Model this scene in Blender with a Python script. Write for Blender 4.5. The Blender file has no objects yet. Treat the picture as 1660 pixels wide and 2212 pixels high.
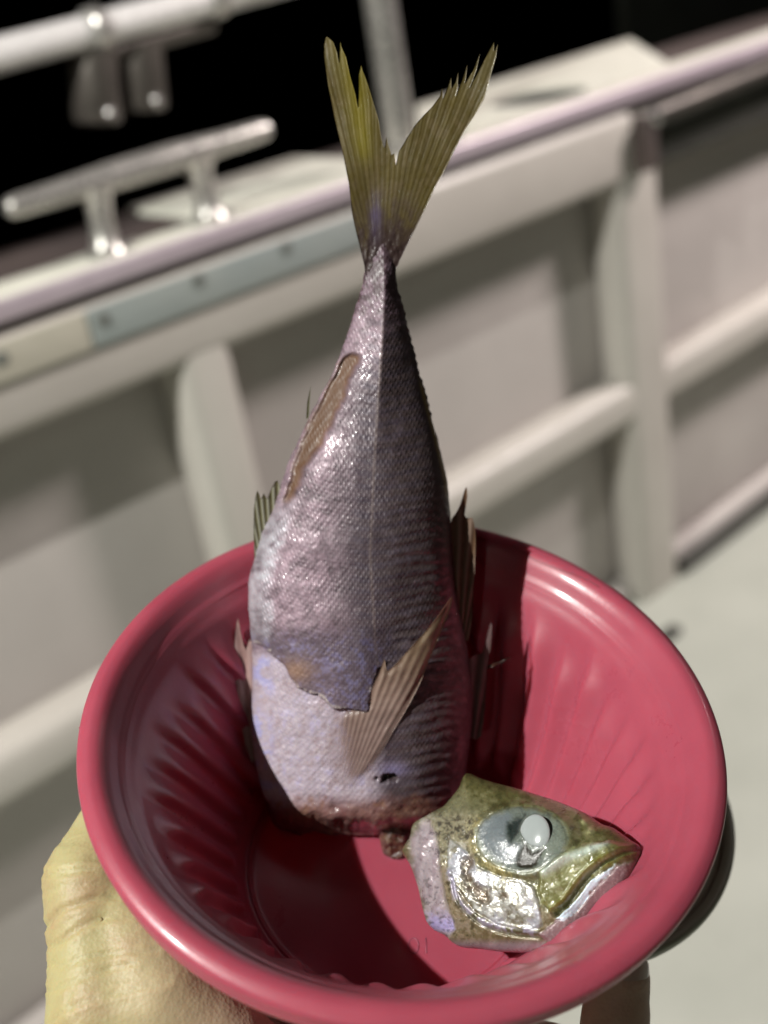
import bpy, bmesh, math, random
import numpy as np
from mathutils import Matrix, Vector, geometry
random.seed(7); rng = np.random.default_rng(7)
S = bpy.context.scene

# ------------------------------------------------------------------ camera frame
F = 2460.0; CX, CY = 830.0, 1106.0            # focal length and centre on the measuring chart (1660 x 2212)
nz = lambda v: np.asarray(v, float) / np.linalg.norm(v)
_dn = nz([870, 4894, F]); _X = nz([3130, -1806, F]); _X = nz(_X - _dn * _X.dot(_dn)); _Z = -_dn
R = np.array([_X, np.cross(_Z, _X), _Z])       # camera axes (x right, y down, z forward) -> boat axes (X along rail, Y outboard, Z up)
EYE = np.array([0, 0, 0.90])
cd = bpy.data.cameras.new('camera'); cam = bpy.data.objects.new('camera', cd); S.collection.objects.link(cam)
mr, mu, mb = R @ [1, 0, 0], R @ [0, -1, 0], R @ [0, 0, -1]
cam.matrix_world = Matrix([[mr[i], mu[i], mb[i], EYE[i]] for i in range(3)] + [[0, 0, 0, 1]])
cd.sensor_fit = 'VERTICAL'; cd.sensor_height = 36; cd.sensor_width = 27; cd.lens = F / 2212 * 36
cd.clip_start = 0.01; cd.clip_end = 500
cd.dof.use_dof = True; cd.dof.focus_distance = 0.262; cd.dof.aperture_fstop = 8.3
S.camera = cam

# ------------------------------------------------------------------ bowl frame (from the rim ellipse)
BC = np.array([0.004716, 0.048408, 0.267734]); BN = nz([0.0469748, -0.77710659, -0.62761351])
BX = nz(np.array([1, 0, 0]) - BN * BN[0]); BY = np.cross(BN, BX)
MB = np.array([BX, BY, BN])                   # camera -> bowl axes
RB = R @ MB.T                                 # bowl axes -> world
OB = R @ BC + EYE                             # bowl origin (centre of the rim) in world

# ------------------------------------------------------------------ world and lights
W = bpy.data.worlds.new('World'); S.world = W; W.use_nodes = True
wn = W.node_tree; bg = wn.nodes['Background']; sky = wn.nodes.new('ShaderNodeTexSky')
sky.sky_type = 'NISHITA'; sky.sun_disc = False; sky.sun_elevation = math.radians(1); sky.sun_rotation = math.radians(200)
wn.links.new(sky.outputs[0], bg.inputs[0]); bg.inputs[1].default_value = 0.00012
LB = nz([-1.05, -0.38, 1.0])                 # direction to the key light in bowl axes
LW = RB @ LB
def spot(name, loc, at, power, col, size, blend, rad):
    d = bpy.data.lights.new(name, 'SPOT'); o = bpy.data.objects.new(name, d); S.collection.objects.link(o)
    d.energy = power; d.color = col; d.spot_size = math.radians(size); d.spot_blend = blend; d.shadow_soft_size = rad
    o.location = loc; o.rotation_euler = (Vector(loc) - Vector(at)).to_track_quat('Z', 'Y').to_euler(); return o
KP = OB + LW * 1.55
spot('deck_lamp', tuple(KP), tuple(OB), 155, (1.0, .985, .93), 150, .3, .009)
spot('cabin_lamp', (2.4, 0.05, 1.9), (.98, .88, .35), 245, (1.0, .89, .87), 53, .45, .16)
spot('fill_lamp', (-1.5, -1.0, 1.9), (.5, .85, .35), 8, (.93, 1.0, .82), 75, .6, .05)  # added dim fill light, no fixture of the boat behind it
S.view_settings.view_transform = 'Standard'; S.view_settings.look = 'None'; S.view_settings.exposure = 0; S.view_settings.gamma = 1

# ------------------------------------------------------------------ numeric helpers
def px_of(P):                                  # bowl-local cm -> chart pixels
    Q = BC + (np.asarray(P) / 100) @ MB
    return np.stack([CX + F * Q[..., 0] / Q[..., 2], CY + F * Q[..., 1] / Q[..., 2]], -1)
def on_plane(p, P0, N):                        # chart pixels -> bowl-local cm on a plane
    p = np.asarray(p, float); d = np.stack([p[..., 0] - CX, p[..., 1] - CY, np.full(p.shape[:-1], F)], -1)
    d = d @ MB.T; o = -(MB @ BC) * 100; t = ((np.array(P0) - o) @ N) / (d @ N)
    return o + d * t[..., None]
def wy(px, py, Y):                             # chart pixel -> world point on the plane Y = const
    d = R @ np.array([px - CX, py - CY, F]); return EYE + d * (Y / d[1])
def wz(px, py, z):
    d = R @ np.array([px - CX, py - CY, F]); return EYE + d * ((z - EYE[2]) / d[2])
def _h(ix, iy, s):
    n = (ix.astype(np.int64) * 374761393 + iy.astype(np.int64) * 668265263 + s * 2147483647) & 0xffffffff
    n = ((n ^ (n >> 13)) * 1274126177) & 0xffffffff
    return ((n ^ (n >> 16)) & 0xffff) / 65535.0
def vnoise(x, y, s=0):
    ix, iy = np.floor(x), np.floor(y); fx, fy = x - ix, y - iy
    fx = fx * fx * (3 - 2 * fx); fy = fy * fy * (3 - 2 * fy)
    a, b, c, d = _h(ix, iy, s), _h(ix + 1, iy, s), _h(ix, iy + 1, s), _h(ix + 1, iy + 1, s)
    return (a * (1 - fx) + b * fx) * (1 - fy) + (c * (1 - fx) + d * fx) * fy
def fbm(x, y, oct=4, s=0):
    v = 0; a = .5
    for i in range(oct): v = v + a * (vnoise(x, y, s + i) * 2 - 1); x = x * 2.03 + 11; y = y * 2.03 + 7; a *= .5
    return v
def sdist(P, poly, closed=True):               # signed distance (inside positive) / distance to a polyline
    P = np.asarray(P, float); poly = np.asarray(poly, float)
    A = poly; B = np.roll(poly, -1, 0)
    if not closed: A, B = poly[:-1], poly[1:]
    best = np.full(len(P), 1e9); ins = np.zeros(len(P), bool)
    for a, b in zip(A, B):
        ab = b - a; t = np.clip(((P - a) @ ab) / max(ab @ ab, 1e-9), 0, 1)
        best = np.minimum(best, np.hypot(*(P - a - t[:, None] * ab).T))
        if closed:
            c = ((a[1] > P[:, 1]) != (b[1] > P[:, 1])); den = (b[1] - a[1]) or 1e-9
            ins ^= c & (P[:, 0] < a[0] + (P[:, 1] - a[1]) * (b[0] - a[0]) / den)
    return np.where(ins, best, -best) if closed else best
def sm(x, a, b): t = np.clip((x - a) / (b - a), 0, 1); return t * t * (3 - 2 * t)
def lin(r, g, b): return np.array([((c / 255 + .055) / 1.055) ** 2.4 if c > 10 else c / 255 / 12.92 for c in (r, g, b)])
def smooth_poly(pts, step):                    # resample a closed outline
    pts = np.asarray(pts, float); out = []
    for a, b in zip(pts, np.roll(pts, -1, 0)):
        n = max(1, int(round(np.hypot(*(b - a)) / step)))
        for k in range(n): out.append(a + (b - a) * k / n)
    return np.array(out)
def catmull(pts, n=6, closed=False):
    P = np.asarray(pts, float); N = len(P); out = []
    for i in range(N if closed else N - 1):
        p0, p1, p2, p3 = (P[(i - 1) % N], P[i], P[(i + 1) % N], P[(i + 2) % N]) if closed else (P[max(i - 1, 0)], P[i], P[i + 1], P[min(i + 2, N - 1)])
        for k in range(n):
            t = k / n; out.append(.5 * (2 * p1 + (p2 - p0) * t + (2 * p0 - 5 * p1 + 4 * p2 - p3) * t * t + (3 * p1 - p0 - 3 * p2 + p3) * t ** 3))
    if not closed: out.append(P[-1])
    return np.array(out)
def fill(poly, sp):
    b = smooth_poly(poly, sp * 1.1); nb = len(b)
    lo, hi = b.min(0), b.max(0)
    gx, gy = np.meshgrid(np.arange(lo[0], hi[0], sp), np.arange(lo[1], hi[1], sp * .87))
    gx[1::2] += sp / 2
    g = np.stack([gx.ravel(), gy.ravel()], -1) + rng.uniform(-.08, .08, (gx.size, 2)) * sp
    g = g[sdist(g, b) > sp * .55]
    P = np.vstack([b, g])
    v, e, f, ov, oe, of = geometry.delaunay_2d_cdt([Vector(p) for p in P], [(i, (i + 1) % nb) for i in range(nb)], [], 1, 1e-4)
    v = np.array([tuple(q) for q in v]); bd = np.array([any(k < nb for k in o) if o else False for o in ov])
    return v, [tuple(t) for t in f], bd

# ------------------------------------------------------------------ object helpers
def link(o): S.collection.objects.link(o); return o
def props(o, label=None, cat=None, group=None, kind=None):
    for k, v in (('label', label), ('category', cat), ('group', group), ('kind', kind)):
        if v: o[k] = v
    return o
def mesh_obj(name, V, Fc, mat, parent=None, smooth=True, col=None, aux=None, mw=None):
    me = bpy.data.meshes.new(name); me.from_pydata([tuple(map(float, v)) for v in V], [], [tuple(map(int, f)) for f in Fc]); me.update()
    if smooth: me.polygons.foreach_set('use_smooth', [True] * len(me.polygons))
    for nm, c in (('Col', col), ('Aux', aux)):
        if c is not None:
            a = me.color_attributes.new(nm, 'FLOAT_COLOR', 'POINT'); cc = np.ones((len(V), 4)); cc[:, :3] = np.clip(c, 0, 1)
            a.data.foreach_set('color', cc.ravel())
    me.materials.append(mat); o = link(bpy.data.objects.new(name, me))
    if parent: o.parent = parent
    if mw is not None: o.matrix_world = mw
    return o
def held_frame(cm=(0, 0, 0)):                  # a frame with the bowl's axes at a bowl-local point
    o = RB @ (np.array(cm) / 100) + OB
    return Matrix([[*RB[i], o[i]] for i in range(3)] + [[0, 0, 0, 1]])
def empty(name, mw):
    o = link(bpy.data.objects.new(name, None)); o.empty_display_size = .02; o.matrix_world = mw; return o
class Bm:
    def __init__(s): s.V = []; s.F = []
    def add(s, V, Fc): k = len(s.V); s.V += [tuple(v) for v in V]; s.F += [tuple(i + k for i in f) for f in Fc]
    def box(s, c, d, bev=.003):                # bevelled box, centre and size
        b = bmesh.new(); bmesh.ops.create_cube(b, size=1)
        for v in b.verts: v.co = Vector((v.co.x * d[0], v.co.y * d[1], v.co.z * d[2]))
        if bev: bmesh.ops.bevel(b, geom=list(b.edges), offset=min(bev, min(d) * .45), segments=3, affect='EDGES', profile=.5)
        for v in b.verts: v.co += Vector(c)
        s.add([v.co[:] for v in b.verts], [[v.index for v in f.verts] for f in b.faces]) if not b.verts.index_update() else None
        b.free()
    def tube(s, pts, rad, n=24, cap=True):
        pts = [np.array(p, float) for p in pts]; rad = rad if hasattr(rad, '__len__') else [rad] * len(pts); V = []; Fc = []
        t0 = nz(pts[1] - pts[0]); up = np.array([0, 0, 1.]) if abs(t0[2]) < .9 else np.array([1., 0, 0]); u = nz(np.cross(t0, up))
        for i, p in enumerate(pts):
            t = nz(pts[min(i + 1, len(pts) - 1)] - pts[max(i - 1, 0)]); u = nz(u - t * u.dot(t)); w = np.cross(t, u)
            for k in range(n): a = 2 * math.pi * k / n; V.append(p + rad[i] * (math.cos(a) * u + math.sin(a) * w))
        for i in range(len(pts) - 1):
            for k in range(n): Fc.append((i * n + k, i * n + (k + 1) % n, (i + 1) * n + (k + 1) % n, (i + 1) * n + k))
        if cap: Fc.append(tuple(range(n - 1, -1, -1))); Fc.append(tuple((len(pts) - 1) * n + k for k in range(n)))
        s.add(V, Fc)
    def build(s, name, mat, parent=None, smooth=True):
        o = mesh_obj(name, s.V, s.F, mat, parent, False)
        if smooth: o.data.shade_auto_smooth(angle=math.radians(35)) if hasattr(o.data, 'shade_auto_smooth') else o.data.set_sharp_from_angle(angle=math.radians(35)); 
        if smooth: o.data.polygons.foreach_set('use_smooth', [True] * len(o.data.polygons)); o.data.set_sharp_from_angle(angle=math.radians(35))
        return o

# ------------------------------------------------------------------ materials
def mat(name):
    m = bpy.data.materials.new(name); m.use_nodes = True; nt = m.node_tree
    return m, nt, nt.nodes['Principled BSDF'], nt.nodes['Material Output']
def nd(nt, t, **k):
    n = nt.nodes.new(t)
    for a, b in k.items():
        if a.startswith('i_'): n.inputs[a[2:].replace('_', ' ')].default_value = b
        else: setattr(n, a, b)
    return n
def noise(nt, scale, detail=4, rough=.55, coord='Object', stretch=None, typ='noise'):
    tc = nd(nt, 'ShaderNodeTexCoord'); mp = nd(nt, 'ShaderNodeMapping'); nt.links.new(tc.outputs[coord], mp.inputs[0])
    if stretch: mp.inputs['Scale'].default_value = stretch
    if typ == 'voronoi': n = nd(nt, 'ShaderNodeTexVoronoi'); n.inputs['Scale'].default_value = scale; nt.links.new(mp.outputs[0], n.inputs['Vector']); return n.outputs['Distance']
    n = nd(nt, 'ShaderNodeTexNoise'); n.inputs['Scale'].default_value = scale; n.inputs['Detail'].default_value = detail; n.inputs['Roughness'].default_value = rough
    nt.links.new(mp.outputs[0], n.inputs['Vector']); return n.outputs['Fac']
def ramp(nt, src, stops):
    r = nd(nt, 'ShaderNodeValToRGB'); e = r.color_ramp.elements
    while len(e) < len(stops): e.new(.5)
    for q, (p, c) in zip(e, stops): q.position = p; q.color = (*c, 1) if hasattr(c, '__len__') else (c, c, c, 1)
    nt.links.new(src, r.inputs[0]); return r.outputs[0]
def bump(nt, src, dist, strength=1, nrm=None):
    b = nd(nt, 'ShaderNodeBump'); b.inputs['Strength'].default_value = strength; b.inputs['Distance'].default_value = dist
    nt.links.new(src, b.inputs['Height'])
    if nrm is not None: nt.links.new(nrm, b.inputs['Normal'])
    return b.outputs[0]
def painted(name, c1, c2, rough=.4, scale=4, bumpd=.0006, metal=0, coat=0):
    m, nt, p, o = mat(name); n1 = noise(nt, scale, 6, .6)
    nt.links.new(ramp(nt, n1, [(.3, c1), (.7, c2)]), p.inputs['Base Color']); p.inputs['Metallic'].default_value = metal
    n2 = noise(nt, scale * 9, 4); nt.links.new(ramp(nt, n2, [(.3, rough * .75), (.7, min(1, rough * 1.3))]), p.inputs['Roughness'])
    nt.links.new(bump(nt, n2, bumpd), p.inputs['Normal']); p.inputs['Coat Weight'].default_value = coat
    return m
M_gel = painted('cream_gelcoat', (.44, .415, .375), (.54, .52, .47), .42, 3)
M_gelp = painted('worn_gelcoat', (.41, .385, .36), (.50, .47, .44), .5, 2.5)
M_cap = painted('white_gunwale_paint', (.80, .80, .68), (.88, .88, .78), .35, 5)
M_deck = painted('deck_paint', (.385, .405, .35), (.455, .475, .415), .6, 6, .001)
M_steel = painted('stainless_steel', (.50, .49, .48), (.62, .60, .58), .26, 12, .0002, .85)
M_rail = painted('bright_rail_metal', (.70, .69, .67), (.80, .79, .77), .3, 12, .0001, .15)
M_alu = painted('grey_cast_metal', (.40, .39, .36), (.52, .50, .47), .3, 14, .0003, .62)
M_brass = painted('dull_metal_cup', (.075, .067, .06), (.13, .115, .10), .4, 20, .0004, .5)
M_strip = painted('metal_trim', (.52, .44, .49), (.60, .52, .57), .38, 9, .0002, .35)
M_teal = painted('teal_tape', (.27, .315, .31), (.34, .37, .35), .5, 7)
M_yel = painted('yellowed_trim', (.44, .43, .35), (.52, .5, .41), .5, 7)
M_bolt = painted('worn_bolt_grey', (.12, .13, .12), (.17, .18, .16), .5, 20)
M_dark = painted('dark_rubber_and_shade', (.035, .035, .03), (.06, .06, .05), .7, 9)
M_brown = painted('shade_brown', (.05, .037, .034), (.10, .075, .066), .8, 6)  # shade on the outer gunwale put in as brown; bracket shares it
M_black = painted('hole_shade_black', (.006, .006, .007), (.012, .012, .012), .9, 3)
M_olive = painted('dark_olive_canvas', (.006, .007, .003), (.011, .012, .006), .95, 3)

# ================================================================== BOAT
DY = .85                                       # inner face of the bulwark
CAPZ = .697
def plane_obj(name, x0, x1, y0, y1, z, m):
    return mesh_obj(name, [(x0, y0, z), (x1, y0, z), (x1, y1, z), (x0, y1, z)], [(0, 1, 2, 3)], m, None, False)
props(plane_obj('deck', -3.5, 4.5, -3, .885, 0, M_deck), kind='structure')
ms, nt, p, _ = mat('night_sea'); p.inputs['Base Color'].default_value = (.0006, .0008, .002, 1); p.inputs['Roughness'].default_value = .6; p.inputs['Specular IOR Level'].default_value = .03
nt.links.new(bump(nt, noise(nt, 3, 5), .05), p.inputs['Normal'])
props(plane_obj('sea', -150, 150, 1.15, 200, -1.2, ms), kind='structure')

bw = link(bpy.data.objects.new('bulwark', None)); bw.location = (.8, .9, 0)
props(bw, 'cream painted boat bulwark with ribs, a stringer and a flat gunwale top', 'boat wall')
def bpart(name, boxes, m, bev=.004):
    b = Bm()
    for c, d in boxes: b.box((c[0] - .8, c[1] - .9, c[2]), d, bev)
    return b.build(name, m, bw)
def seg(x0, x1, y0, y1, z0, z1): return ((x0 + x1) / 2, (y0 + y1) / 2, (z0 + z1) / 2), (x1 - x0, y1 - y0, z1 - z0)
X0, X1 = -2.2, 3.6
bpart('panel', [seg(X0, X1, .905, .935, 0, .66)], M_gelp, .001)
bpart('upper_band', [seg(X0, 1.175, .85, .904, .594, .675), seg(1.175, X1, .862, .904, .594, .675)], M_gel, .012)
bpart('stringer', [seg(X0, X1, .853, .904, .282, .337)], M_gel, .014)
for xr in (-.82, -.155, .49, 1.135, 1.80, 2.45):
    w = .088 if xr > 1 else .06
    b = Bm(); 
    for (c, d) in [seg(xr, xr + w, .8515, .904, -.01, .63)]: b.box((c[0] - .8, c[1] - .9, c[2]), d, .016)
    b.build('rib', M_gel, bw)
bpart('deck_fillet', [seg(X0, X1, .872, .904, .0, .03)], M_gelp, .012)
bpart('cap', [seg(X0, X1, .864, .935, .677, .697)], M_cap, .006)
bpart('seam_filler', [seg(X0, X1, .8572, .8638, .677, .690)], M_dark, .001)
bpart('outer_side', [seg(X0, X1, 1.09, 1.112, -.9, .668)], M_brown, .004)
bpart('outer_top', [seg(X0, .62, .937, 1.112, .67, .686)], M_brown, .004)  # shaded zone behind the cleat, its darkness put into the colour
bpart('outer_top', [seg(.622, .86, .937, 1.112, .67, .690)], M_cap, .004)
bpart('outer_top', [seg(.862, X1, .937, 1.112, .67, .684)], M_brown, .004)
ts = bpart('trim_strip', [seg(X0, X1, .850, .857, .683, .697)], M_strip, .004)
for v_ in ts.data.vertices:
    if v_.co.z > .689: v_.co.z += .008 * min(1.6, max(-.4, v_.co.x + .1))
bpart('teal_tape', [seg(.415, .74, .846, .8495, .640, .672)], M_teal, .001)
bpart('yellow_trim', [seg(X0, .413, .846, .8495, .640, .672)], M_yel, .001)
for (bx_, by_) in ((225, 690), (430, 605), (620, 535), (5, 775)):
    q = wy(bx_, by_, .845); b = Bm(); b.tube([(q[0] - .8, .8455 - .9, q[2]), (q[0] - .8, .8448 - .9, q[2]), (q[0] - .8, .8444 - .9, q[2])], [.0055, .0055, .003], 16); b.build('bolt', M_bolt, bw)
# dark strip standing for the shade under the handrail, right of the rib
bpart('shade_strip', [seg(1.176, X1, .856, .8615, .598, .655)], M_dark, .002)
q = wz(1450, 1372, .002)
bpart('drain_cover', [((q[0], q[1], .006), (.03, .018, .012))], M_dark, .004)

hr = link(bpy.data.objects.new('handrail', None)); hr.location = (1.18, .82, .64)
props(hr, 'round grey metal handrail on a dark bracket along the inner wall', 'handrail')
a = wy(1408, 252, .835); c = wy(1660, 150, .835); c = a + (c - a) * 4; L = np.array([1.18, .82, .64])
b = Bm(); b.tube([a - L, c - L], .0105, 20); b.build('tube', M_brass, hr)
b = Bm(); b.tube([a - L + [-.006, 0, 0], a - L + [.004, 0, 0]], [.007, .012], 20); b.build('end_cap', M_steel, hr)
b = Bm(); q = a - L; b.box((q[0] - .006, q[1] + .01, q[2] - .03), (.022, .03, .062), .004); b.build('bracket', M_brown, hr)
q = [wy(1475, 1262, .855), wy(1660, 1126, .855)]
hs = Bm(); d = q[1] - q[0]; q0 = np.array([q[0][0], .856, max(q[0][2], .014)]); q1 = np.array([q0[0] + 2.2, .856, .014]); hs.tube([q0 - q0, (q1 - q0) * .3 + [0, -.004, 0], (q1 - q0)], .012, 16)
o = hs.build('hose', M_dark); o.location = q0; props(o, 'thin dark hose lying on the deck against the foot of the boat wall', 'hose')

# raised board with an oval hole on the gunwale
bl = [wz(x_, y_, .708) for x_, y_ in ((1478, 140), (1362, 84), (1055, 180), (900, 226), (905, 300), (960, 325), (985, 250), (1010, 258), (1110, 292))]
bl = [np.array([q[0], max(q[1], .86), 0]) for q in bl]; cen = sum(bl) / len(bl)
hole = wz(1160, 208, .708); hp = [np.array([hole[0] + .060 * math.cos(t), hole[1] + (.060) * math.sin(t), 0]) for t in np.linspace(0, 2 * math.pi, 40, endpoint=False)]
pv = [Vector((q[0] - cen[0], q[1] - cen[1])) for q in bl]; hv = [Vector((q[0] - cen[0], q[1] - cen[1])) for q in hp]
nb = len(pv); ed = [(i, (i + 1) % nb) for i in range(nb)] + [(nb + i, nb + (i + 1) % 40) for i in range(40)]
v, e, f, *_ = geometry.delaunay_2d_cdt(pv + hv, ed, [], 1, 1e-6)
hc = Vector((hole[0] - cen[0], hole[1] - cen[1]))
f = [t for t in f if (((sum((v[i].x for i in t)) / 3 - hc.x) / .0595) ** 2 + ((sum((v[i].y for i in t)) / 3 - hc.y) / .0595) ** 2) > 1]
V = [(q.x, q.y, 0) for q in v] + [(q.x, q.y, -.014) for q in v]; k = len(v)
Fc = [tuple(t) for t in f] + [tuple(i + k for i in reversed(t)) for t in f]
cnt = {}
for t in f:
    for i in range(3): a_, b_ = t[i], t[(i + 1) % 3]; cnt[(a_, b_)] = 1
for (a_, b_) in cnt:
    if (b_, a_) not in cnt: Fc.append((a_, a_ + k, b_ + k, b_))
o = mesh_obj('gunwale_board', V, Fc, M_cap, None, False); o.location = (cen[0], cen[1], .708)
props(o, 'pinkish white board with a dark oval hole on top of the gunwale', 'board')
b = Bm(); b.tube([(hc.x, hc.y, -.0075), (hc.x, hc.y, -.0045)], .066, 24); b.build('hole_shade', M_black, o)  # black plug just below the top stands for the shade inside the hole

# cleat
cl0 = wz(340, 505, .70); cl = link(bpy.data.objects.new('mooring_cleat', None)); cl.location = (cl0[0], .905, .697); cl.rotation_euler = (0, 0, 0)
props(cl, 'grey metal mooring cleat with a long bar on two legs bolted to the gunwale', 'cleat')
LC = np.array(cl.location)
def cpt(px, py, Y=.905): return wy(px, py, Y) - LC
e0, e1 = cpt(14, 452), cpt(580, 278); mid = (e0 + e1) / 2
pts = [e0 + (e1 - e0) * t for t in (0, .012, .05, .2, .38, .5, .62, .8, .95, .988, 1)]
b = Bm(); b.tube(pts, [.0055, .0085, .0095, .0105, .0125, .0125, .0125, .0105, .0095, .0085, .0055], 28); b.build('bar', M_alu, cl)
for (tx, ty, fx, fy) in ((205, 405, 232, 545), (425, 345, 455, 470)):
    T, B_ = cpt(tx, ty), cpt(fx, fy); B_[2] = 0
    b = Bm(); b.tube([T, T + (B_ - T) * .15, T + (B_ - T) * .5, T + (B_ - T) * .85, B_], [.017, .0125, .010, .0125, .019], 28); lg = b.build('leg', M_alu, cl)
    for dx in (-.010, .012):
        b = Bm(); q = B_ + [dx, -.014, 0]; b.tube([q, q + [0, 0, .004], q + [0, 0, .007]], [.006, .006, .003], 16); b.build('bolt', M_steel, lg)
for tx, ty in ((232, 385), (345, 350), (405, 335)):
    q = cpt(tx, ty); b = Bm(); b.tube([q + [0, -.002, -.002], q + [0, -.003, .003], q + [0, -.003, .006]], [.006, .006, .003], 16); b.build('rivet', M_steel, cl)

# upper rail with clamps, rod cups, and a post
ry = .99; r0, r1 = wy(0, 118, ry), wy(560, -28, ry); dr = r1 - r0; LR = r0.copy()
ur = link(bpy.data.objects.new('upper_rail', None)); ur.location = LR; props(ur, 'bright horizontal metal rail with dark clamps above the cleat', 'rail')
b = Bm(); b.tube([-dr * 1.5, dr * 4], .0145, 32); b.build('tube', M_rail, ur)
for t, rr in ((.335, .0195), (.80, .0185)):
    q = dr * t; u = nz(dr); b = Bm(); b.tube([q - u * .008, q - u * .006, q + u * .006, q + u * .008], [rr * .9, rr, rr, rr * .9], 32); b.build('clamp', M_alu, ur)
b = Bm(); q = dr * .6; u = nz(dr); b.tube([dr * .30 + [0, .004, -.021], dr * .78 + [0, .004, -.021]], .009, 16); b.build('lower_bar', M_brass, ur)
for (tx, ty, fx, fy, lab) in ((200, 110, 195, 275, 'dim metal rod cup hanging under the rail, the lower and longer left one'), (298, 95, 300, 245, 'dim metal rod cup hanging under the rail, the shorter right one')):
    T, B_ = wy(tx, ty, ry + .012), wy(fx, fy, ry + .012); B_ = np.array([T[0] + (B_[0] - T[0]) * .6, T[1], B_[2]])
    hcup = link(bpy.data.objects.new('rod_holder', None)); hcup.location = T; D = B_ - T
    props(hcup, lab, 'rod holder', 'rod holders under the upper rail')
    b = Bm(); b.tube([[0, 0, 0] + D * .0, D * .2, D * .9, D * .97, D], [.0225, .0225, .0225, .020, .012], 32); cu = b.build('cup', M_brass, hcup)
    b = Bm(); q = D * .84 + [0, -.0225, 0]; b.tube([q, q + [0, -.003, 0], q + [0, -.005, 0]], [.006, .005, .0025], 16); b.build('rivet', M_steel, hcup)
pt = wz(868, 322, .70); po = link(bpy.data.objects.new('rail_post', None)); po.location = (pt[0], pt[1], .697)
props(po, 'upright grey tube post standing on the gunwale behind the fish tail', 'post')
b = Bm(); b.tube([(0, 0, .006), (0, 0, .55)], .0165, 32); b.build('pole', M_alu, po)
b = Bm(); b.tube([(0, 0, 0), (0, 0, .004), (0, 0, .006), (0, 0, .010), (0, 0, .012)], [.034, .034, .031, .021, .017], 32); fl = b.build('base_plate', M_alu, po)
for ang in (-100, -30, 60, 150):
    q = np.array([.026 * math.cos(math.radians(ang)), .026 * math.sin(math.radians(ang)), .005]); b = Bm(); b.tube([q, q + [0, 0, .004], q + [0, 0, .006]], [.0055, .0055, .002], 14); b.build('bolt', M_steel, fl)
q = wy(1500, 20, 1.9); b = Bm(); b.box((0, 0, 0), (1.6, .03, 2.2), .01); o = b.build('canvas_screen', M_olive); o.location = (wy(1340, 60, 1.9)[0] + .8, 1.9, .5)
props(o, 'nearly black olive screen standing beyond the end of the gunwale', 'screen')

# ================================================================== PINK BOWL
mbowl, nt, p, _ = mat('pink_melamine')
nbw = noise(nt, 60, 5); nt.links.new(ramp(nt, nbw, [(.3, (.35, .062, .096)), (.7, (.39, .074, .110))]), p.inputs['Base Color'])
nf = noise(nt, 900, 3); n3 = noise(nt, 25, 6, .7)
nt.links.new(ramp(nt, n3, [(.35, .27), (.7, .46)]), p.inputs['Roughness'])
nt.links.new(bump(nt, nf, .00003), p.inputs['Normal'])
p.inputs['Subsurface Weight'].default_value = .4; p.inputs['Subsurface Radius'].default_value = (1, .04, .04); p.inputs['Subsurface Scale'].default_value = .009
p.inputs['Coat Weight'].default_value = .16; p.inputs['Coat Roughness'].default_value = .13; p.inputs['Specular IOR Level'].default_value = .35
prof_in = [(7.36, .05), (7.22, .10), (7.05, .08), (6.92, 0), (6.80, -.12), (6.70, -.26), (6.62, -.37), (6.54, -.45), (6.46, -.55), (6.37, -.68), (6.2, -.92), (5.98, -1.38), (5.7, -2.0), (5.35, -2.85), (5.0, -3.7), (4.65, -4.55), (4.32, -5.2), (4.1, -5.58), (3.95, -5.76), (3.84, -5.82), (3.78, -5.80), (3.70, -5.85), (3.5, -5.87), (2.6, -5.88), (1.3, -5.88)]
prof_out = [(7.36, .05), (7.46, -.02), (7.5, -.12), (7.49, -.22), (7.42, -.30), (7.36, -.34), (7.36, -.40), (7.40, -.46), (7.41, -.60), (7.37, -.72), (7.28, -.78), (7.15, -.78), (7.02, -.72), (6.88, -.72), (6.7, -.85), (6.45, -1.2), (6.0, -2.1), (5.55, -3.1), (5.05, -4.3), (4.6, -5.4), (4.3, -5.95), (4.1, -6.1), (4.02, -6.3), (3.9, -6.42), (3.75, -6.4), (3.65, -6.2), (3.5, -6.14), (1.5, -6.14)]
NA = 800
def revolve(pr, n, flute):
    P = catmull(pr, 4); th = np.linspace(0, 2 * math.pi, n, endpoint=False); V = np.zeros((len(P), n, 3))
    N_f = 38
    for i, (r, z) in enumerate(P):
        rr = np.full(n, r)
        if flute and r > 3.9:
            k = np.floor((th - .065 * (z + 5.5)) * N_f / (2 * math.pi)).astype(int) % N_f
            top = -.75 - .6 * np.array([random.Random(int(q)).random() for q in range(N_f)])[k]
            ph = (th - .065 * (z + 5.5)) * N_f
            u_ = (ph / (2 * math.pi)) % 1.0; c = np.where(u_ < .66, sm(u_, 0, .66) ** .8, 1 - sm(u_, .66, 1.0))
            am = sm(-z, -top, -top + 1.1) * (1 - sm(-z, 5.0, 5.65)) * .24
            rr = r - am * c
        wob = .012 * np.sin(2 * th + 1) + .008 * np.sin(5 * th)
        if r < 6.5: wob = 0
        V[i, :, 0] = (rr + wob) * np.cos(th); V[i, :, 1] = (rr + wob) * np.sin(th); V[i, :, 2] = z
    return V
Vi, Vo = revolve(prof_in, NA, True), revolve(prof_out, NA, False)[1:]
rows = np.concatenate([Vi[::-1], Vo]); nr = len(rows)
VV = list(rows.reshape(-1, 3)) + [np.array([0, 0, -5.88]), np.array([0, 0, -6.14])]
FF = [(i * NA + k, i * NA + (k + 1) % NA, (i + 1) * NA + (k + 1) % NA, (i + 1) * NA + k) for i in range(nr - 1) for k in range(NA)]
FF += [((k + 1) % NA, k, nr * NA) for k in range(NA)] + [((nr - 1) * NA + k, (nr - 1) * NA + (k + 1) % NA, nr * NA + 1) for k in range(NA)]
ZB = -6.42
def toL(V, base): return (np.asarray(V) - np.array(base)) / 100
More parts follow.
